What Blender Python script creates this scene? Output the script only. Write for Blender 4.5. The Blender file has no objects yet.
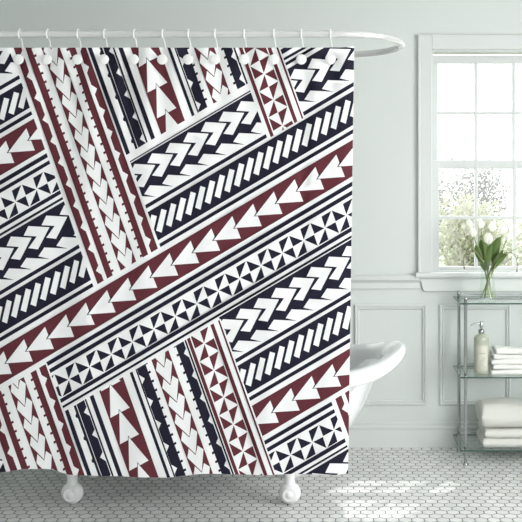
import bpy, bmesh, math, random
from mathutils import Vector, Matrix, noise
from mathutils.geometry import delaunay_2d_cdt
random.seed(7)
C = bpy.context.scene.collection
scene = bpy.context.scene

# ------------------------------------------------------------------ scale of the place
EYE = 1.5          # camera height
F = 920.0          # focal length in pixels of a 522 px frame
CX, CY = 342.0, 190.0
def P(px, py, Y):  # a point of the place at distance Y
    return Vector(((px - CX) * Y / F, Y, EYE - (py - CY) * Y / F))
WALL = 5.37
CURT = 4.0

# ------------------------------------------------------------------ materials
def mat(name, col, rough=0.5, metal=0.0, spec=0.5, bump=0.0, bscale=60.0, var=0.0, vscale=8.0, coat=0.0, sub=0.0, transl=0.0, sheen=0.0):
    m = bpy.data.materials.new(name); m.use_nodes = True
    nt = m.node_tree; b = nt.nodes['Principled BSDF']
    b.inputs['Base Color'].default_value = (*col, 1)
    b.inputs['Roughness'].default_value = rough
    b.inputs['Metallic'].default_value = metal
    b.inputs['Specular IOR Level'].default_value = spec
    b.inputs['Coat Weight'].default_value = coat
    b.inputs['Sheen Weight'].default_value = sheen
    tc = nt.nodes.new('ShaderNodeTexCoord')
    if var:
        n = nt.nodes.new('ShaderNodeTexNoise'); n.inputs['Scale'].default_value = vscale; n.inputs['Detail'].default_value = 4
        r = nt.nodes.new('ShaderNodeMapRange'); r.inputs['To Min'].default_value = 1 - var; r.inputs['To Max'].default_value = 1 + var * .3
        mx = nt.nodes.new('ShaderNodeMix'); mx.data_type = 'RGBA'; mx.blend_type = 'MULTIPLY'; mx.inputs[0].default_value = 1
        nt.links.new(tc.outputs['Object'], n.inputs['Vector']); nt.links.new(n.outputs['Fac'], r.inputs['Value'])
        mx.inputs[6].default_value = (*col, 1); nt.links.new(r.outputs[0], mx.inputs[7]); nt.links.new(mx.outputs[2], b.inputs['Base Color'])
    if bump:
        n = nt.nodes.new('ShaderNodeTexNoise'); n.inputs['Scale'].default_value = bscale; n.inputs['Detail'].default_value = 5
        bp = nt.nodes.new('ShaderNodeBump'); bp.inputs['Strength'].default_value = bump; bp.inputs['Distance'].default_value = .004
        nt.links.new(tc.outputs['Object'], n.inputs['Vector']); nt.links.new(n.outputs['Fac'], bp.inputs['Height']); nt.links.new(bp.outputs[0], b.inputs['Normal'])
    if transl:
        out = nt.nodes['Material Output']; t = nt.nodes.new('ShaderNodeBsdfTranslucent'); t.inputs['Color'].default_value = (*col, 1)
        ms = nt.nodes.new('ShaderNodeMixShader'); ms.inputs[0].default_value = transl
        nt.links.new(b.outputs[0], ms.inputs[1]); nt.links.new(t.outputs[0], ms.inputs[2]); nt.links.new(ms.outputs[0], out.inputs['Surface'])
    return m

def thin_glass(name, tint, gloss_col=(1, 1, 1), base=.04, rough=.0):
    m = bpy.data.materials.new(name); m.use_nodes = True
    nt = m.node_tree; nt.nodes.remove(nt.nodes['Principled BSDF']); out = nt.nodes['Material Output']
    t = nt.nodes.new('ShaderNodeBsdfTransparent'); t.inputs[0].default_value = (*tint, 1)
    g = nt.nodes.new('ShaderNodeBsdfGlossy'); g.inputs['Color'].default_value = (*gloss_col, 1); g.inputs['Roughness'].default_value = rough
    lw = nt.nodes.new('ShaderNodeLayerWeight'); lw.inputs['Blend'].default_value = .5
    pw = nt.nodes.new('ShaderNodeMath'); pw.operation = 'POWER'; pw.inputs[1].default_value = 5; nt.links.new(lw.outputs['Facing'], pw.inputs[0])
    ml = nt.nodes.new('ShaderNodeMath'); ml.operation = 'MULTIPLY_ADD'; ml.inputs[1].default_value = .9; ml.inputs[2].default_value = base; nt.links.new(pw.outputs[0], ml.inputs[0])
    ms = nt.nodes.new('ShaderNodeMixShader')
    nt.links.new(ml.outputs[0], ms.inputs[0]); nt.links.new(t.outputs[0], ms.inputs[1]); nt.links.new(g.outputs[0], ms.inputs[2])
    nt.links.new(ms.outputs[0], out.inputs['Surface'])
    return m

def tile_material():
    m = bpy.data.materials.new('hexagon_tiles'); m.use_nodes = True
    nt = m.node_tree; L = nt.links; b = nt.nodes['Principled BSDF']
    N = nt.nodes.new
    tc = N('ShaderNodeTexCoord')
    nz = N('ShaderNodeTexNoise'); nz.inputs['Scale'].default_value = 9; L.new(tc.outputs['Object'], nz.inputs['Vector'])
    def vm(op, a=None, bb=None, c=None):
        n = N('ShaderNodeVectorMath'); n.operation = op
        for i, v in enumerate((a, bb, c)):
            if v is None: continue
            if isinstance(v, tuple): n.inputs[i].default_value = v
            else: L.new(v, n.inputs[i])
        return n
    def mt(op, a, bb=None, c=None):
        n = N('ShaderNodeMath'); n.operation = op
        for i, v in enumerate((a, bb, c)):
            if v is None: continue
            if isinstance(v, (int, float)): n.inputs[i].default_value = v
            else: L.new(v, n.inputs[i])
        return n.outputs[0]
    jit = vm('SUBTRACT', nz.outputs['Color'], (.5, .5, .5)); jit = vm('MULTIPLY', jit.outputs[0], (.10, .10, 0))
    p0 = vm('MULTIPLY', tc.outputs['Object'], (1 / .0575,) * 2 + (0,))
    p = vm('ADD', p0.outputs[0], jit.outputs[0])
    R = (1.0, 1.7320508, 1.0); H = (.5, .8660254, 0.0)
    def cell(vec):
        s = vm('WRAP', vec, (.5, .8660254, .5), (-.5, -.8660254, -.5)); return s.outputs[0]
    a = cell(p.outputs[0]); sh = vm('SUBTRACT', p.outputs[0], H); c = cell(sh.outputs[0])
    da = vm('LENGTH', a).outputs['Value']; db = vm('LENGTH', c).outputs['Value']
    pick = mt('LESS_THAN', db, da)
    mx = N('ShaderNodeMix'); mx.data_type = 'VECTOR'
    L.new(pick, mx.inputs[0]); L.new(a, mx.inputs[4]); L.new(c, mx.inputs[5])
    g = mx.outputs[1]
    ab = vm('ABSOLUTE', g).outputs[0]
    sx = N('ShaderNodeSeparateXYZ'); L.new(ab, sx.inputs[0])
    dt = vm('DOT_PRODUCT', ab, (.5, .8660254, 0)).outputs['Value']
    hd = mt('MAXIMUM', dt, sx.outputs[0])        # 0 centre .. 0.5 edge
    mr = N('ShaderNodeMapRange'); mr.inputs['From Min'].default_value = .457; mr.inputs['From Max'].default_value = .475; L.new(hd, mr.inputs['Value'])
    idv = vm('SUBTRACT', p.outputs[0], g)
    wn = N('ShaderNodeTexWhiteNoise'); wn.noise_dimensions = '3D'
    sn = vm('SNAP', idv.outputs[0], (.25, .25, 1)); L.new(sn.outputs[0], wn.inputs['Vector'])
    tv = N('ShaderNodeMapRange'); tv.inputs['To Min'].default_value = .70; tv.inputs['To Max'].default_value = .80; L.new(wn.outputs['Value'], tv.inputs['Value'])
    cmb = N('ShaderNodeCombineColor')
    L.new(tv.outputs[0], cmb.inputs[0]); L.new(tv.outputs[0], cmb.inputs[1])
    bl = mt('MULTIPLY', tv.outputs[0], .985); L.new(bl, cmb.inputs[2])
    cm = N('ShaderNodeMix'); cm.data_type = 'RGBA'; L.new(mr.outputs[0], cm.inputs[0]); L.new(cmb.outputs[0], cm.inputs[6]); cm.inputs[7].default_value = (.018, .018, .016, 1)
    L.new(cm.outputs[2], b.inputs['Base Color'])
    rr = N('ShaderNodeMapRange'); rr.inputs['To Min'].default_value = .22; rr.inputs['To Max'].default_value = .8; L.new(mr.outputs[0], rr.inputs['Value']); L.new(rr.outputs[0], b.inputs['Roughness'])
    bp = N('ShaderNodeBump'); bp.inputs['Strength'].default_value = .6; bp.inputs['Distance'].default_value = .002; bp.invert = True
    hb = N('ShaderNodeMapRange'); hb.inputs['From Min'].default_value = .40; hb.inputs['From Max'].default_value = .485; L.new(hd, hb.inputs['Value'])
    L.new(hb.outputs[0], bp.inputs['Height']); L.new(bp.outputs[0], b.inputs['Normal'])
    return m

M = dict(
    wall=mat('painted_wall', (.64, .672, .657), .55, bump=.05, bscale=180),
    trim=mat('painted_trim', (.655, .68, .665), .35),
    window=mat('window_paint', (.63, .65, .645), .35),
    floor=tile_material(),
    ceiling=mat('ceiling_paint', (.85, .86, .85), .8),
    white=mat('curtain_white', (.86, .86, .875), .75, bump=.10, bscale=900, transl=.10),
    navy=mat('curtain_navy', (.0115, .011, .025), .8, spec=.2, bump=.1, bscale=900),
    red=mat('curtain_burgundy', (.108, .023, .033), .8, spec=.2, bump=.1, bscale=900),
    plastic=mat('milky_plastic', (.92, .93, .93), .25, transl=.15),
    chrome=mat('chrome', (.38, .40, .40), .04, metal=1),
    rodm=mat('white_rod_enamel', (.68, .68, .68), .15, metal=.35, coat=.8),
    enamel=mat('white_enamel', (.78, .80, .81), .08, coat=.6),
    footm=mat('foot_white', (.86, .87, .87), .2, coat=.3),
    towel=mat('towel_terry', (.72, .72, .67), .95, bump=.9, bscale=500, sheen=.3),
    cloth=mat('washcloth_cotton', (.80, .80, .77), .95, bump=.6, bscale=400, sheen=.3),
    glass=thin_glass('shelf_glass', (.95, .98, .965)),
    gedge=mat('glass_edge', (.035, .08, .065), .15, spec=.3),
    pane=thin_glass('window_glass', (.98, .99, .99)),
    vase=thin_glass('vase_glass', (.93, .965, .95)),
    bottle=mat('soap_bottle_glass', (.56, .59, .48), .12, coat=.5, transl=.3, var=.1, vscale=30),
    label=mat('printed_label', (.60, .60, .51), .5),
    ink=mat('label_ink', (.30, .30, .26), .6),
    ink2=mat('pale_label_ink', (.34, .36, .30), .6),
    leaf=mat('tulip_leaf', (.15, .24, .07), .45, var=.3, vscale=40, transl=.25),
    stem=mat('tulip_stem', (.30, .40, .14), .5, transl=.1),
    petal=mat('tulip_petal', (.95, .95, .90), .5, transl=.45),
    twig=mat('twig', (.13, .10, .06), .6),
    lawn=mat('lawn', (.30, .36, .20), .9, var=.3, vscale=2),
    bark=mat('bark', (.22, .18, .14), .9, var=.3, vscale=20),
)
for i, c in enumerate([(.36, .36, .27), (.17, .195, .205), (.42, .41, .30), (.44, .35, .32), (.17, .175, .16)]):
    M['bush%d' % i] = mat('foliage_%s' % 'abcde'[i], c, .7, var=.35, vscale=3, transl=.45)

# ------------------------------------------------------------------ object helpers
def link(name, verts, faces, m, parent=None, smooth=None, idx=None):
    me = bpy.data.meshes.new(name); me.from_pydata([tuple(v) for v in verts], [], faces)
    for x in (m if isinstance(m, (list, tuple)) else [m]): me.materials.append(x)
    if idx:
        for p, i in zip(me.polygons, idx): p.material_index = i
    bm = bmesh.new(); bm.from_mesh(me); bmesh.ops.recalc_face_normals(bm, faces=bm.faces); bm.to_mesh(me); bm.free()
    if smooth is not None:
        for p in me.polygons: p.use_smooth = True
        me.set_sharp_from_angle(angle=math.radians(smooth))
    o = bpy.data.objects.new(name, me); C.objects.link(o)
    if parent: o.parent = parent; o.matrix_parent_inverse = Matrix.Translation(-Vector(parent.location))
    return o
def empty(name, loc):
    o = bpy.data.objects.new(name, None); o.location = loc; o.empty_display_size = .1; C.objects.link(o); return o
def tag(o, label, cat, group=None, kind=None):
    o['label'] = label; o['category'] = cat
    if group: o['group'] = group
    if kind: o['kind'] = kind
    return o
def struct(o, label=None):
    o['kind'] = 'structure'
    if label: o['label'] = label
    return o

class MB:
    def __init__(s): s.v = []; s.f = []; s.i = []
    def add(s, v, f, mi=0):
        n = len(s.v); s.v += [Vector(x) for x in v]; s.f += [tuple(n + k for k in q) for q in f]; s.i += [mi] * len(f)
    def box(s, a, b, mi=0):
        x0, y0, z0 = a; x1, y1, z1 = b
        s.add([(x0, y0, z0), (x1, y0, z0), (x1, y1, z0), (x0, y1, z0), (x0, y0, z1), (x1, y0, z1), (x1, y1, z1), (x0, y1, z1)],
              [(0, 3, 2, 1), (4, 5, 6, 7), (0, 1, 5, 4), (1, 2, 6, 5), (2, 3, 7, 6), (3, 0, 4, 7)], mi)
    def tube(s, pts, r, n=12, closed=False, mi=0, radii=None, flat=1.0):
        pts = [Vector(p) for p in pts]; N = len(pts); rings = []
        up = None
        for k, p in enumerate(pts):
            a = pts[k - 1] if (k > 0 or closed) else p; b = pts[(k + 1) % N] if (k < N - 1 or closed) else p
            t = (b - a).normalized()
            if up is None:
                up = Vector((0, 0, 1)) if abs(t.z) < .9 else Vector((0, 1, 0))
            u = (up - t * up.dot(t)).normalized(); w = t.cross(u); up = u
            rr = radii[k] if radii else r
            rings.append([p + (u * math.cos(2 * math.pi * j / n) + w * math.sin(2 * math.pi * j / n) * flat) * rr for j in range(n)])
        v = [x for q in rings for x in q]; f = []
        for k in range(N if closed else N - 1):
            a, b = k * n, ((k + 1) % N) * n
            for j in range(n): f.append((a + j, a + (j + 1) % n, b + (j + 1) % n, b + j))
        if not closed: f.append(tuple(range(n))[::-1]); f.append(tuple((N - 1) * n + j for j in range(n)))
        s.add(v, f, mi)
    def lathe(s, prof, c=(0, 0, 0), axis='z', n=32, mi=0):
        c = Vector(c); v = []; f = []
        for (r, h) in prof:
            for j in range(n):
                a = 2 * math.pi * j / n
                d = Vector((r * math.cos(a), r * math.sin(a), h)) if axis == 'z' else Vector((r * math.cos(a), h, r * math.sin(a)))
                if axis == 'x': d = Vector((h, r * math.cos(a), r * math.sin(a)))
                v.append(c + d)
        for k in range(len(prof) - 1):
            for j in range(n): f.append((k * n + j, k * n + (j + 1) % n, (k + 1) * n + (j + 1) % n, (k + 1) * n + j))
        if prof[0][0] > 1e-6: f.append(tuple(range(n)))
        if prof[-1][0] > 1e-6: f.append(tuple((len(prof) - 1) * n + j for j in range(n)))
        s.add(v, f, mi)
    def prism(s, prof, p0, p1, u, w, mi=0):  # a 2D profile swept from p0 to p1
        p0, p1, u, w = map(Vector, (p0, p1, u, w)); n = len(prof)
        s.add([p0 + u * a + w * b for a, b in prof] + [p1 + u * a + w * b for a, b in prof],
              [tuple(range(n)), tuple(range(2 * n - 1, n - 1, -1))] + [(j, (j + 1) % n, n + (j + 1) % n, n + j) for j in range(n)], mi)
    def build(s, name, m, parent=None, smooth=None): return link(name, s.v, s.f, m, parent, smooth, s.i)

def bevel(o, w, seg=2):
    b = o.modifiers.new('bevel', 'BEVEL'); b.width = w; b.segments = seg; b.limit_method = 'ANGLE'; b.harden_normals = False
    return o

# ------------------------------------------------------------------ the room
XL, XR, ZC, Y0 = -2.25, 2.6, 3.05, -1.2
# window opening in the back wall
wx0, wx1 = P(431, 0, WALL).x, P(558, 0, WALL).x
wz0, wz1 = P(0, 273, WALL).z, P(0, 49, WALL).z
b = MB()
b.box((XL - .12, WALL, -.15), (wx0, WALL + .14, ZC + .1)); b.box((wx1, WALL, -.15), (XR + .12, WALL + .14, ZC + .1))
b.box((wx0, WALL, -.15), (wx1, WALL + .14, wz0)); b.box((wx0, WALL, wz1), (wx1, WALL + .14, ZC + .1))
struct(b.build('wall_back', M['wall']), 'pale green grey panelled wall behind the tub')
b = MB(); b.box((XL - .12, Y0, -.15), (XL, WALL, ZC + .1)); struct(b.build('wall_left', M['wall']))
b = MB()      # unseen right wall; the opening nearer the camera is added for the fill lamp
RW0, RW1, RWZ0, RWZ1 = 1.3, 3.7, .75, 2.55
b.box((XR, Y0, -.15), (XR + .12, RW0, ZC + .1)); b.box((XR, RW1, -.15), (XR + .12, WALL, ZC + .1)); b.box((XR, RW0, -.15), (XR + .12, RW1, RWZ0)); b.box((XR, RW0, RWZ1), (XR + .12, RW1, ZC + .1))
struct(b.build('wall_right', M['wall']))
b = MB(); b.box((XL - .12, Y0 - .12, -.15), (.8, Y0, ZC + .1)); struct(b.build('wall_front', M['wall']))  # unseen; added partway across to hold back rear light and vary chrome reflections
b = MB(); b.box((XL, Y0, -.15), (XR, WALL, 0)); struct(b.build('floor', M['floor']), 'small white hexagonal tiles with dark grout')
b = MB(); b.box((XL, Y0, ZC), (XR, WALL, ZC + .1)); struct(b.build('ceiling', M['ceiling']))

# baseboard, chair rail, wall panels
bt = P(0, 421, WALL).z
b = MB(); b.prism([(0, 0), (-.018, 0), (-.018, bt - .045), (-.024, bt - .04), (-.024, bt - .03), (-.014, bt - .022), (-.016, bt - .008), (-.006, bt), (0, bt)], (XL, WALL, 0), (XR, WALL, 0), (0, 1, 0), (0, 0, 1))
struct(b.build('baseboard_back', M['trim']))
r0, r1 = P(0, 289, WALL).z, P(0, 275, WALL).z
b = MB()
railp = [(0, r0), (-.010, r0), (-.014, r0 + .008), (-.014, r0 + .035), (-.022, r0 + .045), (-.034, r0 + .055), (-.038, r1 - .006), (-.034, r1), (0, r1)]
b.prism(railp, (XL, WALL, 0), (P(420, 0, WALL).x, WALL, 0), (0, 1, 0), (0, 0, 1))
struct(b.build('trim_1', M['trim']), 'chair rail')
b = MB(); b.prism(railp, (P(575, 0, WALL).x, WALL, 0), (XR, WALL, 0), (0, 1, 0), (0, 0, 1)); struct(b.build('trim_2', M['trim']))
def panel(n, x0, x1):
    z0, z1 = P(0, 405, WALL).z, P(0, 304.5, WALL).z
    w = .029
    pr = [(0, 0), (0, -.008), (.004, -.014), (.010, -.015), (.013, -.008), (.018, -.006), (.022, -.011), (w, -.004), (w, 0)]  # inward distance, towards the room
    v = []
    for (d, y) in pr:
        v += [(x0 + d, WALL + y, z0 + d), (x1 - d, WALL + y, z0 + d), (x1 - d, WALL + y, z1 - d), (x0 + d, WALL + y, z1 - d)]
    f = []
    for k in range(len(pr) - 1):
        for j in range(4): f.append((4 * k + j, 4 * k + (j + 1) % 4, 4 * k + 4 + (j + 1) % 4, 4 * k + 4 + j))
    struct(link('trim_%d' % n, v, f, M['trim']))
for k in range(-4, 4):
    a = 354.5 + 84.6 * k; e = a + 72.3 if k != 1 else a + 71.5
    if P(e, 0, WALL).x < XR - .05 and P(a, 0, WALL).x > XL + .05: panel(7 + k, P(a, 0, WALL).x, P(e, 0, WALL).x)

# the window
win = struct(empty('window_1', ((wx0 + wx1) / 2, WALL, wz0)), 'white sash window of small panes')
cx0, cx1, cz1 = P(418, 0, WALL).x, P(571, 0, WALL).x, P(0, 35, WALL).z
b = MB()
b.box((cx0, WALL - .020, wz0), (wx0 + .004, WALL, cz1)); b.box((wx1 - .004, WALL - .020, wz0), (cx1, WALL, cz1)); b.box((wx0 + .004, WALL - .020, wz1 - .004), (wx1 - .004, WALL, cz1))
b.box((cx0 - .002, WALL - .026, wz0), (cx0 + .012, WALL - .018, cz1 + .002)); b.box((cx1 - .012, WALL - .026, wz0), (cx1 + .002, WALL - .018, cz1 + .002))
bevel(b.build('casing', M['window'], win), .003)
b = MB(); jb = .014
b.box((wx0, WALL, wz0), (wx0 + jb, WALL + .13, wz1)); b.box((wx1 - jb, WALL, wz0), (wx1, WALL + .13, wz1)); b.box((wx0 + jb, WALL, wz1 - jb), (wx1 - jb, WALL + .13, wz1)); b.box((wx0 + jb, WALL, wz0), (wx1 - jb, WALL + .13, wz0 + jb))
b.build('jamb', M['window'], win)
def sash(name, Y, xs, zs, th=.030):   # xs, zs: pixel edges [(solid from, to), ...]
    b = MB()
    zz0 = P(0, max(max(z) for z in zs), Y).z; zz1 = P(0, min(min(z) for z in zs), Y).z
    for (a, e) in xs: b.box((P(a, 0, Y).x, Y, zz0), (P(e, 0, Y).x, Y + th, zz1))
    for (a, e) in zs: b.box((P(min(x[0] for x in xs), 0, Y).x + .002, Y + .001, P(0, e, Y).z), (P(max(x[1] for x in xs), 0, Y).x - .002, Y + th - .001, P(0, a, Y).z))
    o = bevel(b.build(name, M['window'], win), .0025)
    p = MB(); p.box((P(xs[0][0], 0, Y).x + .01, Y + th / 2 - .002, zz0 + .01), (P(xs[-1][1], 0, Y).x - .01, Y + th / 2 + .002, zz1 - .01))
    g = p.build('pane', M['pane'], o)
    g.matrix_parent_inverse = Matrix.Identity(4)
    return o
sash('lower_sash', WALL + .030, [(431.8, 439.2), (474.8, 477.8), (513.2, 516.6), (550.5, 556)], [(160, 168), (216, 219.5), (266.5, 272.5)])
sash('upper_sash', WALL + .075, [(431.5, 437.8), (474.3, 477.5), (512.2, 515.4), (549.5, 554.5)], [(55, 63.5), (111.5, 114.3), (160, 169)])
b = MB(); b.prism([(.02, 0), (-.05, 0), (-.056, -.006), (-.058, -.02), (-.052, -.030), (-.02, -.034), (-.02, -.04), (.0, -.04), (.0, -.001), (.02, -.001)][:9], (P(417.5, 0, WALL).x - .012, WALL, wz0 + .006), (cx1 + .012, WALL, wz0 + .006), (0, 1, 0), (0, 0, 1))
b.build('window_sill', M['window'], win)
az0, az1 = P(0, 291, WALL).z, wz0 - .030
ax0, ax1 = P(419.5, 0, WALL).x, cx1
b = MB(); b.add([(ax0, WALL, az1), (ax0 + .022, WALL, az0), (ax1 - .022, WALL, az0), (ax1, WALL, az1), (ax0, WALL - .022, az1), (ax0 + .022, WALL - .022, az0), (ax1 - .022, WALL - .022, az0), (ax1, WALL - .022, az1)],
      [(0, 1, 2, 3), (4, 7, 6, 5), (0, 4, 5, 1), (1, 5, 6, 2), (2, 6, 7, 3), (3, 7, 4, 0)])
bevel(b.build('apron', M['trim'], win), .003)

# ------------------------------------------------------------------ outside the window
b = MB(); b.box((-14, WALL + .5, -.35), (30, 60, -.25)); tag(b.build('lawn', M['lawn']), 'green lawn outside the window', 'lawn'); bpy.data.objects['lawn']['kind'] = 'structure'
def bush(x, y, rx, rz, m, label, n, base=-.25, seed=0, name='bush', cat='bush'):
    rnd = random.Random(seed); e = empty(name, (x, y, base)); f = MB()
    lobes = [(rnd.uniform(-.5, .5) * rx, rnd.uniform(-.4, .4) * rx, rnd.uniform(.35, .8) * rz, rnd.uniform(.35, .6)) for _ in range(9)]
    lobes.append((0, 0, .5 * rz, .8))
    for k in range(n):
        lx, ly, lz, lr = rnd.choice(lobes)
        d = Vector((rnd.gauss(0, 1), rnd.gauss(0, 1), rnd.gauss(0, 1))).normalized() * lr * (rnd.random() ** .4)
        c = Vector((x + lx + d.x * rx, y + ly + d.y * rx * .8, max(base + .05, base + lz + d.z * rz * .55)))
        s = rnd.uniform(.014, .034); a = Vector((rnd.gauss(0, 1), rnd.gauss(0, 1), rnd.gauss(0, 1))).normalized(); u = a.orthogonal().normalized() * s; w = a.cross(u) * .55
        f.add([c - u, c + w * .9 + a * s * .1, c + u, c - w * .9 + a * s * .1], [(0, 1, 2, 3)])
    me = bpy.data.meshes.new('foliage'); me.from_pydata([tuple(v) for v in f.v], [], f.f); me.materials.append(M[m])
    o = bpy.data.objects.new('foliage', me); C.objects.link(o); o.parent = e; o.matrix_parent_inverse = Matrix.Translation(-Vector(e.location))
    s = MB()
    for k in range(6):
        lx, ly, lz, lr = lobes[k]
        s.tube([(x, y, base - .02), (x + lx * .4, y + ly * .4, base + lz * .5), (x + lx, y + ly, base + lz)], .03, 6, radii=[.035, .025, .01])
    s.build('trunk', M['bark'], e, 60)
    tag(e, label, cat)
bush(1.5, 8.9, .72, 1.75, 'bush0', 'pale yellow green bush outside behind the leftmost window panes', 9000, seed=1)
bush(2.9, 10.2, .8, 1.55, 'bush2', 'yellow green bush outside behind the tulips and middle panes', 9000, seed=2)
bush(4.1, 8.9, .6, 1.7, 'bush3', 'pinkish tan bush outside behind the right window panes', 7000, seed=3)
bush(3.6, 13.5, 1.15, 2.5, 'bush1', 'blue grey tree outside, tallest above the middle bush', 9000, seed=4, name='tree', cat='tree')
bush(1.9, 14.5, 1.05, 2.35, 'bush4', 'grey green tree outside at the left edge of the window', 9000, seed=5, name='tree', cat='tree')
bush(5.9, 13.8, 1.1, 2.7, 'bush4', 'grey green tree outside at the right side of the window', 7000, seed=6, name='tree', cat='tree')

# ------------------------------------------------------------------ the shower curtain
mS, qT = .357, .591
DEN = 1 + mS * qT
def ST(S, T): return ((S + mS * T) / DEN, (T - qT * S) / DEN)
shapes = []     # (colour index, polygon in pixels) painted in order
def clip(poly, box):
    S0, S1, T0, T1 = box
    for ax, lim, keep in ((0, S0, 1), (0, S1, -1), (1, T0, 1), (1, T1, -1)):
        out = []
        n = len(poly)
        for i in range(n):
            a, b_ = poly[i], poly[(i + 1) % n]
            ia, ib = (a[ax] - lim) * keep >= 0, (b_[ax] - lim) * keep >= 0
            if ia: out.append(a)
            if ia != ib:
                t = (lim - a[ax]) / (b_[ax] - a[ax]); out.append((a[0] + (b_[0] - a[0]) * t, a[1] + (b_[1] - a[1]) * t))
        poly = out
        if len(poly) < 3: return []
    return poly
def paint(col, poly, box):
    p = clip(poly, box)
    if len(p) < 3: return
    q = [ST(*a) for a in p]; r = []
    for a in q:
        if not r or abs(a[0] - r[-1][0]) + abs(a[1] - r[-1][1]) > .02: r.append(a)
    if len(r) > 2 and abs(r[0][0] - r[-1][0]) + abs(r[0][1] - r[-1][1]) < .02: r.pop()
    if len(r) < 3: return
    ar = sum(r[i][0] * r[(i + 1) % len(r)][1] - r[(i + 1) % len(r)][0] * r[i][1] for i in range(len(r)))
    if abs(ar) < .05: return
    xs = [a[0] for a in r]; ys = [a[1] for a in r]
    if max(xs) < -14 or min(xs) > 358 or max(ys) < 44 or min(ys) > 480: return
    shapes.append((col, r if ar > 0 else r[::-1]))
W_, N_, R_ = 0, 1, 2
def strip(col, S0, S1, T0, T1): paint(col, [(S0, T0), (S1, T0), (S1, T1), (S0, T1)], (S0, S1, T0, T1))
def krange(lo, hi, ph, per): return range(int(math.floor((lo - ph) / per)) - 2, int(math.ceil((hi - ph) / per)) + 3)

# --- flat bands (run up to the right); T0, T1 = their edges
def band_arrow(S0, S1, T0, T1, ph, per=25.2):
    box = (S0, S1, T0, T1); strip(R_, *box); k0 = T0 + (366.3 - 348)
    for k in krange(S0, S1, ph, per):
        s = ph + k * per; t = k0
        paint(N_, [(s - 1.6, t + .0), (s + 4.6, t - 4.9), (s + 5.6, t + 3.3)], box)
        paint(W_, [(s, t), (s + 27.4, t - 13.2), (s + 28.0, t + 14.2)], box)
        # the next point lies in the notch, with its outline
        s2 = s + per; paint(N_, [(s2 - 1.5, t), (s2 + 3.4, t - 3.6), (s2 + 3.9, t + 2.6)], box)
        paint(W_, [(s2, t), (s2 + 4, t - 1.9), (s2 + 4, t + 2.0)], box)
def band_bow(S0, S1, T0, T1, ph, per=25.9):
    box = (S0, S1, T0, T1); strip(W_, *box); mid = (T0 + T1) / 2; g = .35
    for k in krange(S0, S1, ph, per):
        a = ph + k * per; h = a + per * .48; e = a + per
        paint(N_, [(a + g, T0), (h - g, T0), (a, mid - .6)], box)
        paint(N_, [(h + g, T0), (e - .8, mid), (h + .5, mid - .3)], box)
        paint(N_, [(a + .9, mid), (h, mid + .4), (h - .3, T1)], box)
        paint(N_, [(e - .2, mid + .8), (e - .8, T1), (h + .8, T1)], box)
def band_chev(S0, S1, T0, T1, ph, per=21.45, off=0, thr=4.4):
    box = (S0, S1, T0, T1); strip(N_, *box); t = T0 + off - 240.6
    c = [(0, 243.6), (20.4, 257.1), (1.2, 272.5), (-7.9, 265.7), (4.5, 258.8), (-8.1, 250.4)]
    lo = [(8.1, 274.3), (30.5, 288.9), (34, 294), (6, 294), (8.9, 288.6), (-1.0, 279.7)]
    for k in krange(S0, S1, ph, per):
        s = ph + k * per
        paint(W_, [(s + a, t + q) for a, q in c], box)
        paint(W_, [(s + a, t + q) for a, q in lo], box)
def band_bars(S0, S1, T0, T1, ph, per=11.73, top=4.7, hh=1.0):
    box = (S0, S1, T0, T1); strip(N_, *box)
    for k in krange(S0, S1, ph, per):
        s = ph + k * per; t = T0 + top
        paint(W_, [(s, t), (s + 4.6, t + 4.6 * hh), (s - 8.3, t + 23.9 * hh), (s - 12.9, t + 18.6 * hh)], box)

def flats(S0, S1, cells):
    for c in cells: c
# --- steep columns (run down to the right)
def teeth(col, S, side, T0, T1, ph, per, w=2.5, h=2.7):
    for k in krange(T0, T1, ph, per):
        t = ph + k * per; a, b_ = (S, S + w) if side > 0 else (S - w, S)
        paint(col, [(a, t - h / 2), (b_, t - h / 2), (b_, t + h / 2), (a, t + h / 2)], (S - 9, S + 9, T0, T1))
def wavy(col, S0, S1, side, T0, T1, ph, per, out, dep, lead=4, lag=7):
    # solid from the straight edge S0 to a scalloped edge near S1; ph = notch position
    k0 = krange(T0, T1, ph, per); edge = []
    for k in k0:
        t = ph + k * per
        edge += [(S1, t - lead), (S1 - side * dep, t), (S1, t + lag)]
    poly = edge + [(S0, edge[-1][1]), (S0, edge[0][1])]
    paint(col, poly, (min(S0, S1) - 3, max(S0, S1) + 3, T0, T1))
def zig(S0, S1, T0, T1, ph, per):
    box = (S0, S1, T0, T1); strip(R_, *box); c = (S0 + S1) / 2; w = (S1 - S0) / 18.4
    poly = [(-4.5, -30.1), (-.25, -19.7), (4.7, -28.1), (8.7, -20.9), (0.1, 0), (-8.5, -21.9)]
    for k in krange(T0, T1 + 30, ph, per):
        t = ph + k * per
        paint(W_, [(c + a * w, t + q * per / 20.9) for a, q in poly], box)
def col_C1(s, T0, T1, zp, zper, wl, wr, wper, tl, tr, tper):
    box = (s - 3.2, s + 73, T0 - 2, T1 + 20)
    strip(W_, s - 4.8, s + 74.5, T0, T1)
    wavy(R_, s, s + 7.4, 1, T0, T1, wl, wper, 0, 4.3)
    strip(R_, s + 11.6, s + 18.4, T0, T1); teeth(R_, s + 18.3, 1, T0, T1, tl, tper)
    zig(s + 27.9, s + 46.8, T0, T1, zp, zper)
    strip(R_, s + 54.9, s + 61.5, T0, T1); teeth(R_, s + 55.0, -1, T0, T1, tr, tper)
    wavy(R_, s + 73, s + 65.2, -1, T0, T1, wr, wper, 0, 4.2, 6.5, 5)
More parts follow.
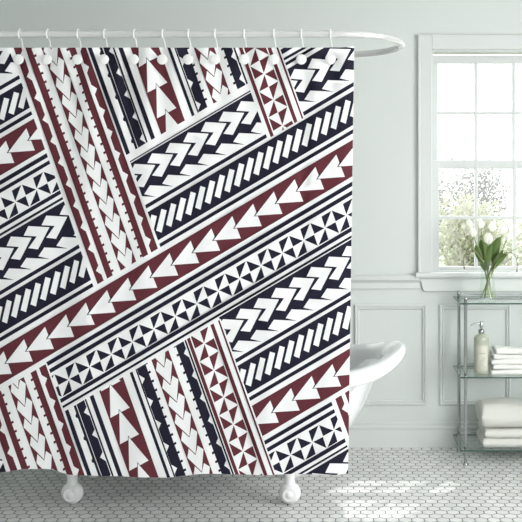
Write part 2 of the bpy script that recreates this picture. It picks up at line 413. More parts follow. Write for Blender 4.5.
def col_D(s, T0, T1, w1, b1, w2, w3, wper, ap, aper, zp, zper, tl, tr, tper):
    # s = left edge of the first stripe
    strip(W_, s - 1.5, s + 147.5, T0, T1)
    strip(N_, s, s + 4.3, T0, T1)
    strip(N_, s + 11.2, s + 14.0, T0, T1)
    for k in krange(T0, T1, b1, wper):
        t = b1 + k * wper; paint(N_, [(s + 11.4, t - 3.2), (s + 9.3, t - .3), (s + 9.6, t + 1.4), (s + 11.4, t + 3.6)], (s, s + 20, T0, T1))
    wavy(N_, s + 14.7, s + 24.0, 1, T0, T1, w1, wper, 0, 4.6)
    strip(N_, s + 24.7, s + 26.5, T0, T1)
    strip(N_, s + 30.7, s + 35.1, T0, T1)
    # arrows pointing up
    box = (s + 42.2, s + 70.8, T0, T1); strip(R_, *box); c = s + 55.3
    for k in krange(T0, T1 + 40, ap, aper):
        t = ap + k * aper
        paint(N_, [(c, t - 1.6), (c - 2.7, t + 5.5), (c + 2.6, t + 6)], box)
        paint(W_, [(c, t), (c - 11.4, t + 34.6), (c + 11.6, t + 35.6)], box)
        t2 = t + aper; paint(N_, [(c, t2 - 1.6), (c - 2.7, t2 + 5.5), (c + 2.6, t2 + 6)], box)
        paint(W_, [(c, t2), (c - 2.4, t2 + 7.2), (c + 2.4, t2 + 7.4)], box)
    strip(N_, s + 79.2, s + 82.5, T0, T1)
    strip(N_, s + 86.3, s + 87.8, T0, T1)
    wavy(N_, s + 98.3, s + 88.0, -1, T0, T1, w2, wper, 0, 4.5, 7, 4.5)
    teeth(N_, s + 98.2, 1, T0, T1, tl, tper)
    zig(s + 105.5, s + 126.0, T0, T1, zp, zper)
    wavy(N_, s + 134.6, s + 144.0, 1, T0, T1, w3, wper, 0, 4.0)
    teeth(N_, s + 134.8, -1, T0, T1, tr, tper)
    strip(N_, s + 145.1, s + 147, T0, T1)
def col_E(s, T0, T1, ph, per):
    strip(W_, s - 3.8, s + 41, T0, T1)
    strip(R_, s, s + 3.6, T0, T1)
    a, b_ = s + 4.9, s + 27.4; c = (a + b_) / 2; box = (a, b_, T0, T1)
    for k in krange(T0, T1, ph, per):
        t = ph + k * per; h = t + per * .48; e = t + per; g = .4
        paint(R_, [(c + .5, t + .6), (b_, t + g), (b_, h - g)], box)
        paint(R_, [(c, t + .9), (c - .3, h), (a, h - g)], box)
        paint(R_, [(c, h + .5), (b_, h + g), (c, e - .9)], box)
        paint(R_, [(a, h + g), (a, e - g), (c - .6, e - .6)], box)
    strip(R_, s + 28.6, s + 32.4, T0, T1)
    strip(R_, s + 37.6, s + 39.4, T0, T1)

BIG = 420
# main arrow band right across
band_arrow(-160, BIG, 348.2, 384.6, -124.6, 25.22)
# ---- above it, to the right of the first column: bars, chevrons
SL = 72.3
strip(N_, SL, BIG, 337.9, 342)
band_bars(SL, BIG, 299.6, 333.8, -100.7)
strip(N_, SL, BIG, 291, 295.3)
strip(N_, SL, 217.8, 237.9, 239.4)
band_chev(SL, 217.8, 240.5, 291, 119.1)
# right of the bowtie column
strip(N_, 262.6, BIG, 215.5, 221.2); strip(N_, 262.6, BIG, 225.8, 228.8); strip(N_, 262.6, BIG, 231.6, 235)
band_chev(262.6, BIG, 239.2, 291, 269.8, 21.45, 1)
col_E(221.7, 0, 297.2, 230.1, 31.3)
col_D(71.0, 0, 229.7, 168.8, 166, 196.1, 220.3, 26.6, 145.7, 31.0, 202.6, 20.7, 189.7, 190.5, 10.4)
# left of the first column
SR = -7.4
def left():
    band_chev(-200, SR, 30, 84, -19.4, 21.45, 5.0)
    strip(W_, -200, SR, 80.5, 94.8); strip(N_, -200, SR, 85.7, 90)
    band_bars(-200, SR, 94.8, 125.4, -19.2, 11.7, 5.0, .95)
    strip(N_, -200, SR, 129.6, 133.8)
    band_arrow(-200, SR, 138.6, 175.6, -21.6, 25.3)
    strip(N_, -200, SR, 180.4, 185.2); strip(N_, -200, SR, 189.0, 193.2)
    band_bow(-200, SR, 197.4, 224.0, -30.9, 26.1)
    strip(N_, -200, SR, 225.2, 229.6); strip(N_, -200, SR, 233.6, 236.2)
    band_chev(-200, SR, 238.6, 291, -31.0, 21.45, 1.2)
    strip(N_, -200, SR, 290.8, 295.2)
    band_bars(-200, SR, 299.0, 333.8, -100.7)
    strip(N_, -200, SR, 337.5, 341.8)
left()
col_C1(-3.7, 0, 342, 287.5, 20.95, 197.1, 198.2, 26.1, 243.4, 266.5, 10.4)
# ---- below the main arrow band
SB = -83.6
strip(N_, SB, BIG, 389.6, 394.3); strip(N_, SB, BIG, 398.4, 403.0)
band_bow(SB, BIG, 406.5, 433.5, -40.9, 25.88)
strip(N_, SB, BIG, 434.7, 439.2); strip(N_, SB, BIG, 443.0, 445.6)
E2 = 65.6; SE = 105.4
band_chev(SE, BIG, 446.9, 499, 194.5 - 21.45 * 4, 21.45, 1)
strip(N_, SE, BIG, 498.3, 502.6)
band_bars(SE, BIG, 506.4, 540.6, 167.9, 11.73)
strip(N_, SE, BIG, 544.8, 549)
band_arrow(SE, BIG, 555, 591.4, 175.2, 25.1)
SX = 189.9
strip(W_, SE, BIG, 591.4, 700)
strip(N_, SE, SX, 597, 601.5); strip(N_, SE, SX, 605.8, 610.2)
band_bow(SE, SX, 613.3, 640.5, 128.0, 26.4)
strip(N_, SE, SX, 641.7, 646.3); strip(N_, SE, SX, 650, 652.4)
band_chev(SE, SX, 654.6, 706, 186.2, 21.45)
col_C1(193.0, 596.5, 800, 620, 21, 611, 611, 26.5, 620, 620, 10.5)
col_E(E2, 449.6, 800, 464.2, 32.75)
col_D(-82.4, 449.6, 800, 489.3, 488.2, 518.2, 489.5, 27.2, 480.5, 32, 527.2, 21.2, 503.6, 525, 10.8)
# lower left
band_chev(-300, -161.5, 446.9, 499, -160, 21.45)
strip(N_, -300, -161.5, 498.3, 502.6)
col_C1(-157.8, 391, 800, 442.3, 21.7, 457.8, 461.2, 27.5, 407.9, 420.4, 10.85)

hem = [(-16, 474), (0, 472.5), (25, 469.2), (45, 469.2), (72, 475), (110, 476), (165, 477.4), (185, 475.8), (200, 474), (260, 475.2), (300, 474), (335, 474.4), (349, 473.2)]
def lerp(tab, x):
    if x <= tab[0][0]: return tab[0][1]
    for (a, p), (b_, q) in zip(tab, tab[1:]):
        if x <= b_:
            t = (x - a) / (b_ - a); t = t * t * (3 - 2 * t); return p + (q - p) * t
    return tab[-1][1]
def topy(x): return 47.6 + .5 * math.cos(2 * math.pi * (x - 6) / 28.3) - (1.3 if x > 340 else 0) * (x - 340) / 14
def rightx(y): return 354.2 - .0142 * (y - 47)
def fold(px, py):          # distance of the cloth from its plane, metres (negative = towards the camera)
    g = math.exp(-max(0, py - 47) / 60.0)
    f = .010 * math.cos(2 * math.pi * (px - 20) / 28.3) * g
    low = 1 - g * .7
    f += low * (.0045 * math.sin(px / 9.7 + 1.0 + .003 * py) * (.55 + .45 * math.sin(px / 61 + py / 260)) + .005 * math.sin(px / 33.0 + .6) + .002 * math.sin(px / 5.1 + py * .006))
    f += .010 * math.exp(-((px - 304 + .012 * (py - 200)) / 5.0) ** 2) * math.exp(-((py - 210) / 120.0) ** 2)
    f -= .006 * math.exp(-((px - 88) / 6.0) ** 2) * math.exp(-((py - 330) / 70.0) ** 2)
    return f
def build_curtain():
    vs = []; faces = []; edges = []
    def addpoly(r):
        n = len(vs); vs.extend(Vector(a) for a in r); faces.append(list(range(n, n + len(r))))
    out = [(-14, topy(-14))]
    for x in range(-10, 352, 4): out.append((x, topy(x)))
    out.append((rightx(47), topy(353.5)))
    for y in range(60, 470, 12): out.append((rightx(y), y))
    out.append((rightx(473), 473.2))
    for x in range(344, -13, -6): out.append((x, lerp(hem, x)))
    out.append((-14, lerp(hem, -14)))
    for y in range(460, 55, -12): out.append((-14, y))
    ar = sum(out[i][0] * out[(i + 1) % len(out)][1] - out[(i + 1) % len(out)][0] * out[i][1] for i in range(len(out)))
    addpoly(out if ar > 0 else out[::-1])
    for c, r in shapes: addpoly(r)
    x = -13
    while x < 356:                       # drape points
        y = 48.5 + (x * 7 % 9)
        while y < 476: vs.append(Vector((x + .31, y + .17))); y += 9.3
        x += 2.6
    V, E, Fc, _, _, of = delaunay_2d_cdt(vs, edges, faces, 0, 1e-3, True)
    tris = []; idx = []
    for f, ids in zip(Fc, of):
        if 0 not in ids: continue
        top = max(ids); tris.append(tuple(f)); idx.append(0 if top == 0 else shapes[top - 1][0])
    used = sorted({i for t in tris for i in t}); mp = {a: i for i, a in enumerate(used)}
    k = CURT / F
    def pos(px, py): return Vector(((px - CX) * k, CURT + fold(px, py), EYE - (py - CY) * k))
    verts = [pos(V[i].x, V[i].y) for i in used]
    me = bpy.data.meshes.new('shower_curtain'); me.from_pydata([tuple(v) for v in verts], [], [tuple(mp[i] for i in t) for t in tris])
    for m in ('white', 'navy', 'red'): me.materials.append(M[m])
    nr = []
    for i in used:
        a, b_ = V[i].x, V[i].y; d = .8
        dx = (fold(a + d, b_) - fold(a - d, b_)) / (2 * d * k); dz = (fold(a, b_ - d) - fold(a, b_ + d)) / (2 * d * k)
        nr.append(Vector((dx, -1, dz)).normalized())
    for p, i in zip(me.polygons, idx): p.material_index = i; p.use_smooth = True
    # make every triangle face the camera side
    flip = [p.index for p in me.polygons if p.normal.y > 0]
    if flip:
        bm = bmesh.new(); bm.from_mesh(me); bm.faces.ensure_lookup_table(); bmesh.ops.reverse_faces(bm, faces=[bm.faces[i] for i in flip]); bm.to_mesh(me); bm.free()
    me.normals_split_custom_set_from_vertices([tuple(n) for n in nr])
    o = bpy.data.objects.new('shower_curtain', me); C.objects.link(o)
    tag(o, 'white shower curtain with navy and burgundy geometric tribal bands hanging from the rod', 'shower curtain')
    print('CURTAIN', len(verts), len(tris), len(shapes))
    return o
build_curtain()

# ------------------------------------------------------------------ the rod and its rings
RZ = P(0, 34.2, CURT).z; RR = .0155
rod = empty('shower_rod', (XL, CURT, RZ))
pts = [(XL + .006, CURT, RZ), (-1.2, CURT, RZ), (-.6, CURT, RZ), (0.0, CURT, RZ)]
for k in range(1, 24):
    a = -math.pi / 2 + math.pi * k / 24; pts.append((.01 + .268 * math.cos(a), 4.30 + .30 * math.sin(a), RZ))
pts += [(0.0, 4.6, RZ), (-.6, 4.6, RZ), (-1.4, 4.6, RZ), (XL + .006, 4.6, RZ)]
b = MB(); b.tube(pts, RR, 20); b.build('rod', M['rodm'], rod, 60)
for y in (CURT, 4.6):
    b = MB(); b.lathe([(.036, 0), (.036, .006), (.026, .014), (.018, .02), (.016, .03)], (XL, y, RZ), 'x', 28); b.build('wall_flange', M['rodm'], rod, 50)
tag(rod, 'white metal shower rod bent into a loop above the tub', 'shower rod')

def make_ring():
    e = empty('curtain_ring', (0, 0, 0))
    b = MB(); r = RR + .0055; p = []
    for k in range(0, 21):                 # over the rod
        a = math.radians(-60 + k * 15.0); p.append((0.0, -math.cos(a) * r, math.sin(a) * r))
    hz = P(0, 60, CURT).z - RZ
    p += [(.003, .017, -.030), (.007, .016, -.055), (.009, .016, hz + .012), (.0075, .016, hz + .003)]
    p += [(.003, .013, hz), (0.0, .004, hz), (0.0, -.010, hz)]
    # the strand seen between rod and cloth
    b.tube([(x, y, z) for x, y, z in p], .0032, 8)
    b.build('hook', M['plastic'], e, 60)
    b = MB(); b.lathe([(0.0, -.0165), (.010, -.0162), (.019, -.0150), (.0222, -.0125), (.0222, -.0105), (.019, -.009), (0.0, -.009)], (0, -.006, hz), 'y', 36)
    b.build('button', M['plastic'], e, 40)
    return e
ring = make_ring()
nth = ['first', 'second', 'third', 'fourth', 'fifth', 'sixth', 'seventh', 'eighth', 'ninth', 'tenth', 'eleventh', 'last']
for i, px in enumerate([20, 48, 78.4, 104.8, 134.6, 163, 188.7, 215.3, 244.5, 274, 301.5, 330.5]):
    o = ring
    if i:
        o = ring.copy(); C.objects.link(o)
        for ch in ring.children:
            c = ch.copy(); C.objects.link(c); c.parent = o; c.matrix_parent_inverse = ch.matrix_parent_inverse
    o.location = ((px - CX) * CURT / F, CURT, RZ)
    tag(o, 'milky plastic curtain ring with round button, %s from the left along the rod' % nth[i], 'curtain ring', 'curtain rings along the rod')

# ------------------------------------------------------------------ the bathtub
def tub():
    e = empty('bathtub', (-.77, 4.58, 0))
    cx, cy, R, half = -.77, 4.585, .480, 1.09 - .480
    prof = [  # inset from the rim outline, height below the rim line, on the end, extra
        (.485, -.455), (.36, -.452), (.27, -.44), (.20, -.40), (.155, -.33), (.120, -.22), (.098, -.12), (.085, -.05), (.078, -.022), (.072, -.008),
        (.060, .0), (.045, .003), (.030, .0), (.014, -.010), (.003, -.026), (.0, -.042), (.003, -.056), (.012, -.066), (.024, -.068),
        (.032, -.064), (.045, -.085), (.062, -.13), (.088, -.20), (.130, -.30), (.185, -.40), (.25, -.455), (.33, -.475), (.485, -.48)]
    n = 96; v = []; f = []
    for k, (ins, dz) in enumerate(prof):
        for j in range(n):
            a = 2 * math.pi * j / n; ca, sa = math.cos(a), math.sin(a)
            r = max(R - ins, .001)
            exp = 1.0
            x = ca * r; y = sa * r
            # the ends slope more than the sides
            end = abs(ca) ** 1.5
            hx = half - max(0, ins - .03) * .85
            x += hx * math.tanh(ca * 3.2) / math.tanh(3.2)
            rise = .10 * (min(1, abs(x) / 1.09)) ** 7
            if k >= 20: x -= math.copysign((.115 if k == 20 else .145) * max(0, abs(ca)) ** 2, ca)
            v.append((cx + x, cy + y, .655 + rise + dz))
    m = len(prof)
    for k in range(m - 1):
        for j in range(n): f.append((k * n + j, k * n + (j + 1) % n, (k + 1) * n + (j + 1) % n, (k + 1) * n + j))
    f.append(tuple(range(n))); f.append(tuple((m - 1) * n + j for j in range(n)))
    link('tub_shell', v, f, M['enamel'], e, 50)
    for (x, y, s) in ((-1.29, 4.40, -1), (-.25, 4.40, -1), (-1.29, 4.79, 1), (-.25, 4.79, 1)):
        b = MB(); c = (x, y, .053); r = .053
        pr = []
        for k in range(0, 19):
            a = -math.pi / 2 + math.pi * k / 18; pr.append((r * math.cos(a) if 0 < k < 18 else 0.0, .045 * math.sin(a)))
        # raised knob and ring on the face
        face = [(0.0, -.0455), (.008, -.045), (.012, -.0435), (.014, -.0415), (.028, -.0385), (.030, -.0395), (.034, -.0375), (.035, -.034)]
        pr = face + [q for q in pr if q[0] > .036 or q[1] > 0]
        if s > 0: pr = [(a, -h) for a, h in pr][::-1]
        b.lathe(pr, c, 'y', 40)
        b.lathe([(.031, .085), (.026, .10), (.025, .12), (.030, .16), (.042, .205)], (x, y, 0), 'z', 28)
        b.build('foot', M['footm'], e, 50)
    tag(e, 'white freestanding bathtub on round ball feet behind the curtain', 'bathtub')
tub()

# ------------------------------------------------------------------ the glass shelf unit
SY0, SY1 = 4.995, 5.325
sx0, sx1 = P(460.3, 0, SY0).x, P(460.3, 0, SY0).x + .66
pz = [P(0, 450.3, SY0).z, P(0, 377, SY0).z, P(0, 303, SY0).z]
fx = P(465.6, 0, SY0 + .02).x
unit = empty('shelf_unit', ((sx0 + sx1) / 2, (SY0 + SY1) / 2, 0))
posts = [(fx, SY0 + .022), (sx1 - (fx - sx0), SY0 + .022), (fx, SY1 - .022), (sx1 - (fx - sx0), SY1 - .022)]
for (x, y) in posts:
    b = MB()
    b.lathe([(.0075, .012), (.0092, .02), (.0092, pz[2] + .012), (.011, pz[2] + .014), (.011, pz[2] + .024), (.006, pz[2] + .030), (0.0, pz[2] + .031)], (x, y, 0), 'z', 20)
    for z in pz: b.lathe([(.0085, z - .016), (.013, z - .014), (.013, z - .006), (.0085, z - .0055)], (x, y, 0), 'z', 20)
    p = b.build('post', M['chrome'], unit, 50)
    b = MB(); b.lathe([(.013, 0), (.014, .004), (.011, .010), (.008, .014)], (x, y, 0), 'z', 20); f_ = b.build('foot', M['chrome'], unit, 50)
for z in pz:
    b = MB(); t = .008
    x0, x1, y0, y1 = sx0, sx1, SY0, SY1
    b.add([(x0, y0, z - t), (x1, y0, z - t), (x1, y1, z - t), (x0, y1, z - t), (x0, y0, z), (x1, y0, z), (x1, y1, z), (x0, y1, z)], [(0, 3, 2, 1), (4, 5, 6, 7)], 0)
    b.add([(x0, y0, z - t), (x1, y0, z - t), (x1, y1, z - t), (x0, y1, z - t), (x0, y0, z), (x1, y0, z), (x1, y1, z), (x0, y1, z)], [(0, 1, 5, 4), (1, 2, 6, 5), (2, 3, 7, 6), (3, 0, 4, 7)], 1)
    g = b.build('glass_shelf', [M['glass'], M['gedge']], unit)
    # slim chrome rails between the posts, above the shelf at the sides and back
    b = MB(); zr = z + .013 if z != pz[0] else z + .013
    for (a, c) in ((posts[0], posts[2]), (posts[1], posts[3]), (posts[2], posts[3])):
        b.tube([(a[0], a[1], zr), (c[0], c[1], zr)], .0035, 10)
    b.build('rail', M['chrome'], unit, 60)
tag(unit, 'three tier glass and chrome shelf unit under the window', 'shelf unit')

# towels
def folded(name, x0, x1, y0, y1, z0, h, layers, m, label, cat, seed, amp=.003, bulge=.0, nz=14, group=None):
    """cloth folded in layers: the folds face the camera, the layer edges show at the ends"""
    t = h / layers; prof = []     # serpentine outline in (y, z)
    r = t / 2
    e = empty(name, ((x0 + x1) / 2, (y0 + y1) / 2, z0)); b = MB()
    rnd = random.Random(seed); so = Vector((seed * 3.1, 0, 0))
    pairs = []; k = layers; zb = z0
    while k > 0:
        n = 2 if k >= 2 else 1; pairs.append(n); k -= n
    for pi, n in enumerate(pairs):
        hh = t * n; rad = hh / 2 * .98
        # rounded front nose, flat body, rounded back; thin groove at the side between the two plies
        out = []
        for a in range(0, 13):
            an = math.radians(270 - a * 15); out.append((y0 + rad + math.cos(an) * rad, zb + hh / 2 + math.sin(an) * rad))
        for q in range(1, 8): out.append((y0 + rad + (y1 - y0 - 2 * rad) * q / 8, zb + hh / 2 + rad))
        for a in range(0, 13):
            an = math.radians(90 - a * 15); out.append((y1 - rad + math.cos(an) * rad, zb + hh / 2 + math.sin(an) * rad))
        for q in range(1, 8): out.append((y1 - rad - (y1 - y0 - 2 * rad) * q / 8, zb + hh / 2 - rad))
        m_ = len(out); v = []; NX = 44
        cyc = (y0 + y1) / 2; czc = zb + hh / 2
        for i in range(NX + 1):
            u = i / NX; x = x0 + (x1 - x0) * u
            d = min(x - x0, x1 - x); er = hh * .22
            sc = 1 if d > er else math.sqrt(max(0, 1 - (1 - d / er) ** 2)) * .45 + .55
            for (yy, zz) in out:
                nn = noise.noise(Vector((x * 9, yy * 9, zz * 18)) + so); n2 = noise.noise(Vector((x * 30, yy * 30, pi * 5)) + so)
                k2 = (zz - z0) / h
                zz2 = czc + (zz - czc) * sc
                lift = amp * nn * k2 * 1.6 + amp * .4 * n2 * k2 + bulge * k2 * math.sin(math.pi * u) 
                yy2 = yy + amp * 1.2 * noise.noise(Vector((x * 7, pi * 3.3, zz * 11)) + so) * (1 if zz > z0 + .002 else .3)
                yy2 = cyc + (yy2 - cyc) * (1 - .02 * (1 - sc))
                xx = x + (.006 * noise.noise(Vector((yy * 14, zz * 40, 3)) + so) + (.010 if pi % 2 else 0) * (1 if u < .5 else -1)) * (1 - min(1, d / .05))
                v.append((xx, yy2, max(z0 + .0005, zz2 + lift)))
        f = []
        for i in range(NX):
            for j in range(m_): f.append((i * m_ + j, i * m_ + (j + 1) % m_, (i + 1) * m_ + (j + 1) % m_, (i + 1) * m_ + j))
        # ends: pinched groove
        for i in (0, NX):
            base = i * m_; c = len(v); sgn = 1 if i == 0 else -1
            v.append((v[base][0] + sgn * .012, cyc, czc))
            for j in range(m_): f.append((base + j, base + (j + 1) % m_, c))
        b.add(v, f); zb += hh
    o = link(name, b.v, b.f, m, None, 80)
    bpy.data.objects.remove(e); tag(o, label, cat, group); return o
xt = P(484, 0, 5.03).x
lowh = P(0, 431, 5.03).z - pz[0]
folded('bath_towel', xt - .005, xt + .43, 5.035, 5.29, pz[0] + .0005, .098, 4, M['towel'], 'folded cream bath towel at the bottom of the pair on the lowest shelf', 'towel', 3, .004)
folded('bath_towel', xt - .012, xt + .42, 5.03, 5.285, pz[0] + .1005, .128, 2, M['towel'], 'thick folded cream bath towel on top of the pair on the lowest shelf', 'towel', 8, .006)
wz = pz[1] + .0005; wl = ['lowest', 'second from the bottom', 'third from the bottom', 'fourth from the bottom', 'topmost']
for k in range(5):
    h = .0245
    folded('washcloth', P(491, 0, 5.05).x + [.0, .012, .004, .016, .03][k], P(491, 0, 5.05).x + .25 + [.0, -.01, .004, -.008, -.02][k], 5.045 + .004 * (k % 2), 5.22 - .006 * k, wz, h, 2, M['cloth'],
           'small folded white washcloth beside the soap bottle, %s of its stack' % wl[k], 'washcloth', 20 + k, .0055, .003, group='washcloths stacked on the middle shelf')
    wz += h + .0035

# soap bottle
bx, by = P(481.3, 0, 5.10).x, 5.10
bs = empty('soap_dispenser', (bx, by, pz[1])); z = pz[1] + .0008
bh = .190; br = .041
b = MB(); b.lathe([(0, z), (.036, z), (.040, z + .004), (.0415, z + .012), (br, z + .188), (.040, z + .197), (.034, z + .208), (.022, z + .214), (.013, z + .218), (.013, z + .222), (0, z + .222)], (bx, by, 0), 'z', 40)
b.build('bottle', M['bottle'], bs, 50)
b = MB(); b.lathe([(.016, z + .222), (.017, z + .224), (.017, z + .238), (.013, z + .242), (.006, z + .244), (.006, z + .252), (.010, z + .254), (.011, z + .282), (.008, z + .287), (0, z + .288)], (bx, by, 0), 'z', 28)
b.build('pump', M['chrome'], bs, 50)
b = MB(); b.tube([(bx, by, z + .275), (bx - .02, by - .005, z + .277), (bx - .045, by - .011, z + .274), (bx - .060, by - .015, z + .265)], .004, 10, radii=[.0055, .0045, .004, .0035])
b.build('nozzle', M['chrome'], bs, 60)
b = MB(); n = 20; R2 = br + .0009; v = []
for i in range(n + 1):
    a = math.radians(-90 - 52 + 104 * i / n)
    for zz in (z + .020, z + .158): v.append((bx + R2 * math.cos(a), by + R2 * math.sin(a), zz))
b.add(v, [(2 * i, 2 * i + 2, 2 * i + 3, 2 * i + 1) for i in range(n)])
lab = b.build('label', M['label'], bs, 60)
def on_bottle(u, w): a = math.radians(-90) + u / R2; return Vector((bx + (R2 + .0008) * math.cos(a), by + (R2 + .0008) * math.sin(a), z + w))
b = MB()
for (u0, u1, w, th) in ((-.018, .018, .116, .0016),):
    b.tube([on_bottle(u0 + (u1 - u0) * k / 8, w) for k in range(9)], th, 6)
b.build('printed_line', M['ink'], bs)
for (u, w, r) in ((0, .036, .015), (0, .036, .008), (-.004, .066, .009), (.007, .086, .007)):
    b2 = MB(); b2.tube([on_bottle(u + r * math.cos(k / 12 * 2 * math.pi), w + r * 1.1 * math.sin(k / 12 * 2 * math.pi)) for k in range(12)], .0011, 5, closed=True)
    b2.build('printed_scroll', M['ink2'], bs)
tag(bs, 'clear soap dispenser bottle with chrome pump on the middle glass shelf', 'soap dispenser')

# vase and tulips
vx, vy = P(487.5, 0, 5.14).x, 5.14; z = pz[2] + .0008
b = MB(); b.lathe([(0, z), (.046, z), (.050, z + .004), (.047, z + .03), (.040, z + .10), (.037, z + .15), (.040, z + .20), (.043, z + .215), (.044, z + .216)], (vx, vy, 0), 'z', 44)
tag(b.build('vase', M['vase'], None, 50), 'clear glass vase of tulips standing on the top shelf', 'vase')
def bez(p, n=18):
    p = [Vector(a) for a in p]; out = []
    for i in range(n + 1):
        t = i / n; q = p[:]
        while len(q) > 1: q = [q[k].lerp(q[k + 1], t) for k in range(len(q) - 1)]
        out.append(q[0])
    return out
def leaf_mesh(b, pts, w, side, cup=.25):
    v = []; n = len(pts)
    for i, p in enumerate(pts):
        t = i / (n - 1); ww = w * math.sin(math.pi * min(1, (t * .92 + .06))) ** .8 * (1 if t < .98 else .1)
        tan = (pts[min(n - 1, i + 1)] - pts[max(0, i - 1)]).normalized(); sv = (side - tan * side.dot(tan)).normalized(); up = tan.cross(sv)
        for k in range(5):
            s = (k - 2) / 2; v.append(p + sv * ww * s + up * cup * ww * s * s)
        for k in range(5):
            s = (k - 2) / 2; v.append(p + sv * ww * s * .98 + up * (cup * ww * s * s - .0012))
    f = []
    for i in range(n - 1):
        a, c = i * 10, (i + 1) * 10
        for k in range(4): f.append((a + k, a + k + 1, c + k + 1, c + k)); f.append((a + 5 + k, c + 5 + k, c + 6 + k, a + 6 + k))
        f.append((a, c, c + 5, a + 5)); f.append((a + 4, a + 9, c + 9, c + 4))
    b.add(v, f)
def bloom(b, c, d, s, seed):
    rnd = random.Random(seed); d = d.normalized(); u = d.orthogonal().normalized(); w = d.cross(u)
    for k in range(6):
        a = k * math.pi / 3 + rnd.uniform(-.1, .1); rr = (.92 if k % 2 else 1.0); o = u * math.cos(a) + w * math.sin(a); tg = d.cross(o)
        v = []; n = 9
        for i in range(n):
            t = i / (n - 1); rad = s * (.15 + .52 * math.sin(math.pi * min(1, .12 + t * .78)) ** .9) * rr; hh = s * 1.9 * t
            ww = s * .62 * math.sin(math.pi * (.10 + .88 * t)) ** .8
            for j in range(5):
                q = (j - 2) / 2; v.append(c + d * (hh - abs(q) * s * .12) + o * (rad - .22 * ww * q * q) + tg * ww * q)
        f = [(i * 5 + j, i * 5 + j + 1, i * 5 + 5 + j + 1, i * 5 + 5 + j) for i in range(n - 1) for j in range(4)]
        b.add(v, f)
def tulip(base, mid, head, s, label, leaves, seed, ld=None):
    e = empty('tulip', base); pts = bez([base, mid, head])
    b = MB(); b.tube(pts, .0038, 8, radii=[.0034] * len(pts)); b.build('stem', M['stem'], e, 60)
    d = ld if ld else (pts[-1] - pts[-3]); b = MB(); bloom(b, pts[-1], Vector(d), s * 1.35, seed); b.build('bloom', M['petal'], e, 70)
    for (t, tip, w, side) in leaves:
        p0 = pts[int(t * (len(pts) - 1))]; tip = Vector(tip); md = (p0 + tip) / 2 + Vector((0, 0, .02)) + (tip - p0).cross(Vector((0, 1, 0))) * .12 * side
        b = MB(); leaf_mesh(b, bez([p0, md, tip], 14), w, Vector((1, -.35 * side, .15))); b.build('leaf', M['leaf'], e, 70)
    tag(e, label, 'tulip', 'white tulips in the glass vase')
def V_(px, py, dy=0): return P(px, py, 5.14 + dy)
zb = z + .013
def B_(dx, dy): return Vector((vx + dx, vy + dy, zb))
tulip(B_(.034, -.004), V_(486, 276, -.005), V_(474, 236, -.03), .020, 'white tulip leaning furthest left over the window sill', [(.62, V_(476, 245, -.055), .020, 1), (.55, V_(480, 262, -.03), .016, -1)], 1)
tulip(B_(.024, .015), V_(488, 272, .01), V_(481, 228, .01), .021, 'white tulip, upper left bloom of the bunch', [(.6, V_(481, 239, .0), .018, 1)], 2)
tulip(B_(.004, -.020), V_(486, 270, -.012), V_(488, 243, -.03), .023, 'large white tulip at the front centre of the bunch', [(.60, V_(484, 242, -.06), .019, -1), (.5, V_(492, 244, -.065), .020, 1)], 3)
tulip(B_(-.010, .018), V_(489, 268, .02), V_(492, 231, .02), .021, 'white tulip, upper middle bloom behind the front one', [], 4)
tulip(B_(-.034, -.002), V_(490, 276, .0), V_(502, 234, .0), .022, 'white tulip, upper right bloom near the pane bar', [(.62, V_(500.5, 237, -.04), .026, 1), (.55, V_(503, 250, -.05), .022, -1)], 5)
tulip(B_(-.022, -.018), V_(490, 275, -.02), V_(507, 240, -.03), .018, 'white tulip leaning right above the broad leaf', [(.6, V_(508, 254, -.04), .019, 1)], 6)
tulip(B_(.014, .030), V_(487, 270, .03), V_(471, 228, .05), .020, 'white tulip at the far left back of the bunch', [], 7)
def sprig(name, pts, label, r=.0021, m='twig', bud=.004):
    e = empty(name, pts[0]); q = bez(pts, 20); b = MB(); b.tube(q, r, 7, radii=[r * (1.25 - .5 * i / 20) for i in range(21)]); b.build('stem', M[m], e, 60)
    b = MB(); d = (q[-1] - q[-2]).normalized(); b.tube([q[-1] - d * .002, q[-1] + d * .006, q[-1] + d * .014, q[-1] + d * .020], .004, 8, radii=[.001, bud, bud * .8, .0008]); b.build('bud', M[m], e, 60)
    tag(e, label, 'twig')
sprig('budding_twig', [B_(.02, -.03), V_(488, 258, -.03), V_(484, 246, -.04), V_(459, 243, -.05), V_(464, 266, -.05)], 'thin dark twig arching down left of the vase', m='twig')
sprig('budding_twig', [B_(.028, -.012), V_(488, 262, -.02), V_(478, 250, -.05), V_(460, 240, -.06)], 'straight green twig reaching up left from the vase', m='stem')
sprig('budding_twig', [B_(-.02, -.028), V_(488, 262, -.04), V_(495, 252, -.05), V_(520, 240, -.05), V_(517, 269, -.05)], 'thin dark twig arching down right of the vase', m='twig')
sprig('budding_twig', [B_(-.03, .012), V_(492, 264, .0), V_(500, 256, -.02), V_(524, 245, -.03)], 'straight green twig reaching up right from the vase', m='stem')

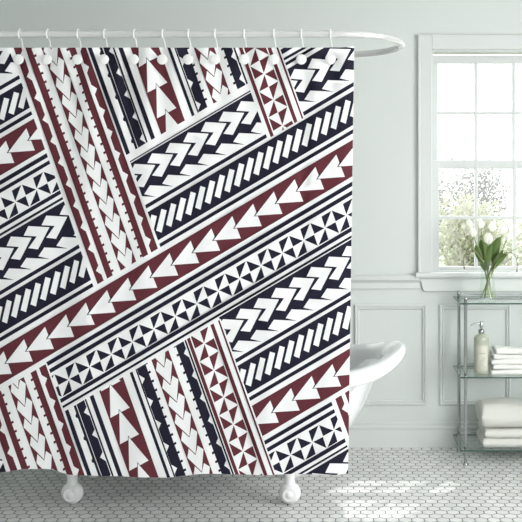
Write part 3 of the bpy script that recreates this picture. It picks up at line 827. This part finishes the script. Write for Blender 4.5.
# ------------------------------------------------------------------ daylight and added side fill
w = bpy.data.worlds.new('daylight'); scene.world = w; w.use_nodes = True; nt = w.node_tree
bg = nt.nodes['Background']; tc = nt.nodes.new('ShaderNodeTexCoord'); sp = nt.nodes.new('ShaderNodeSeparateXYZ'); nt.links.new(tc.outputs['Generated'], sp.inputs[0])
cr = nt.nodes.new('ShaderNodeValToRGB'); mr = nt.nodes.new('ShaderNodeMapRange'); mr.inputs['From Min'].default_value = -1; mr.inputs['From Max'].default_value = 1
nt.links.new(sp.outputs[2], mr.inputs['Value']); nt.links.new(mr.outputs[0], cr.inputs['Fac'])
e = cr.color_ramp.elements; e[0].position = .0; e[0].color = (.42, .43, .42, 1); e[1].position = 1; e[1].color = (.95, .98, 1, 1)
a = e.new(.47); a.color = (.50, .51, .50, 1); a = e.new(.50); a.color = (.97, .98, .98, 1)
nt.links.new(cr.outputs[0], bg.inputs['Color']); bg.inputs['Strength'].default_value = 1.25

def lamp(name, kind, loc, tgt, energy, size=1, col=(1, 1, 1)):
    l = bpy.data.lights.new(name, kind); l.energy = energy; l.color = col
    if kind == 'AREA': l.shape = 'RECTANGLE'; l.size = size[0]; l.size_y = size[1]
    if kind == 'SUN': l.angle = math.radians(size)
    o = bpy.data.objects.new(name, l); C.objects.link(o); o.location = loc
    o.rotation_euler = (Vector(tgt) - Vector(loc)).to_track_quat('-Z', 'Y').to_euler(); return o
lamp('side_fill_light', 'AREA', (XR + .10, (RW0 + RW1) / 2, (RWZ0 + RWZ1) / 2), (0, (RW0 + RW1) / 2, (RWZ0 + RWZ1) / 2), 27, (RW1 - RW0, RWZ1 - RWZ0), (1, .995, .98))  # fill lamp added at the side opening to brighten the right of the room
lamp('sun', 'SUN', (2.75, 7.7, 6.0), (.15, 4.3, 0), 1.1, 1.5, (1, .97, .92))

# ------------------------------------------------------------------ camera
cam = bpy.data.cameras.new('camera'); co = bpy.data.objects.new('camera', cam); C.objects.link(co)
co.location = (0, 0, EYE); co.rotation_euler = (math.pi / 2, 0, 0)
cam.sensor_width = 36; cam.sensor_fit = 'HORIZONTAL'; cam.lens = F / 522 * 36
cam.shift_x = (261 - CX) / 522; cam.shift_y = (CY - 261) / 522
cam.clip_start = .05; cam.clip_end = 200
scene.camera = co
scene.view_settings.view_transform = 'Standard'; scene.view_settings.look = 'None'; scene.view_settings.gamma = 1
scene.view_settings.use_curve_mapping = False; scene.view_settings.exposure = 1.68
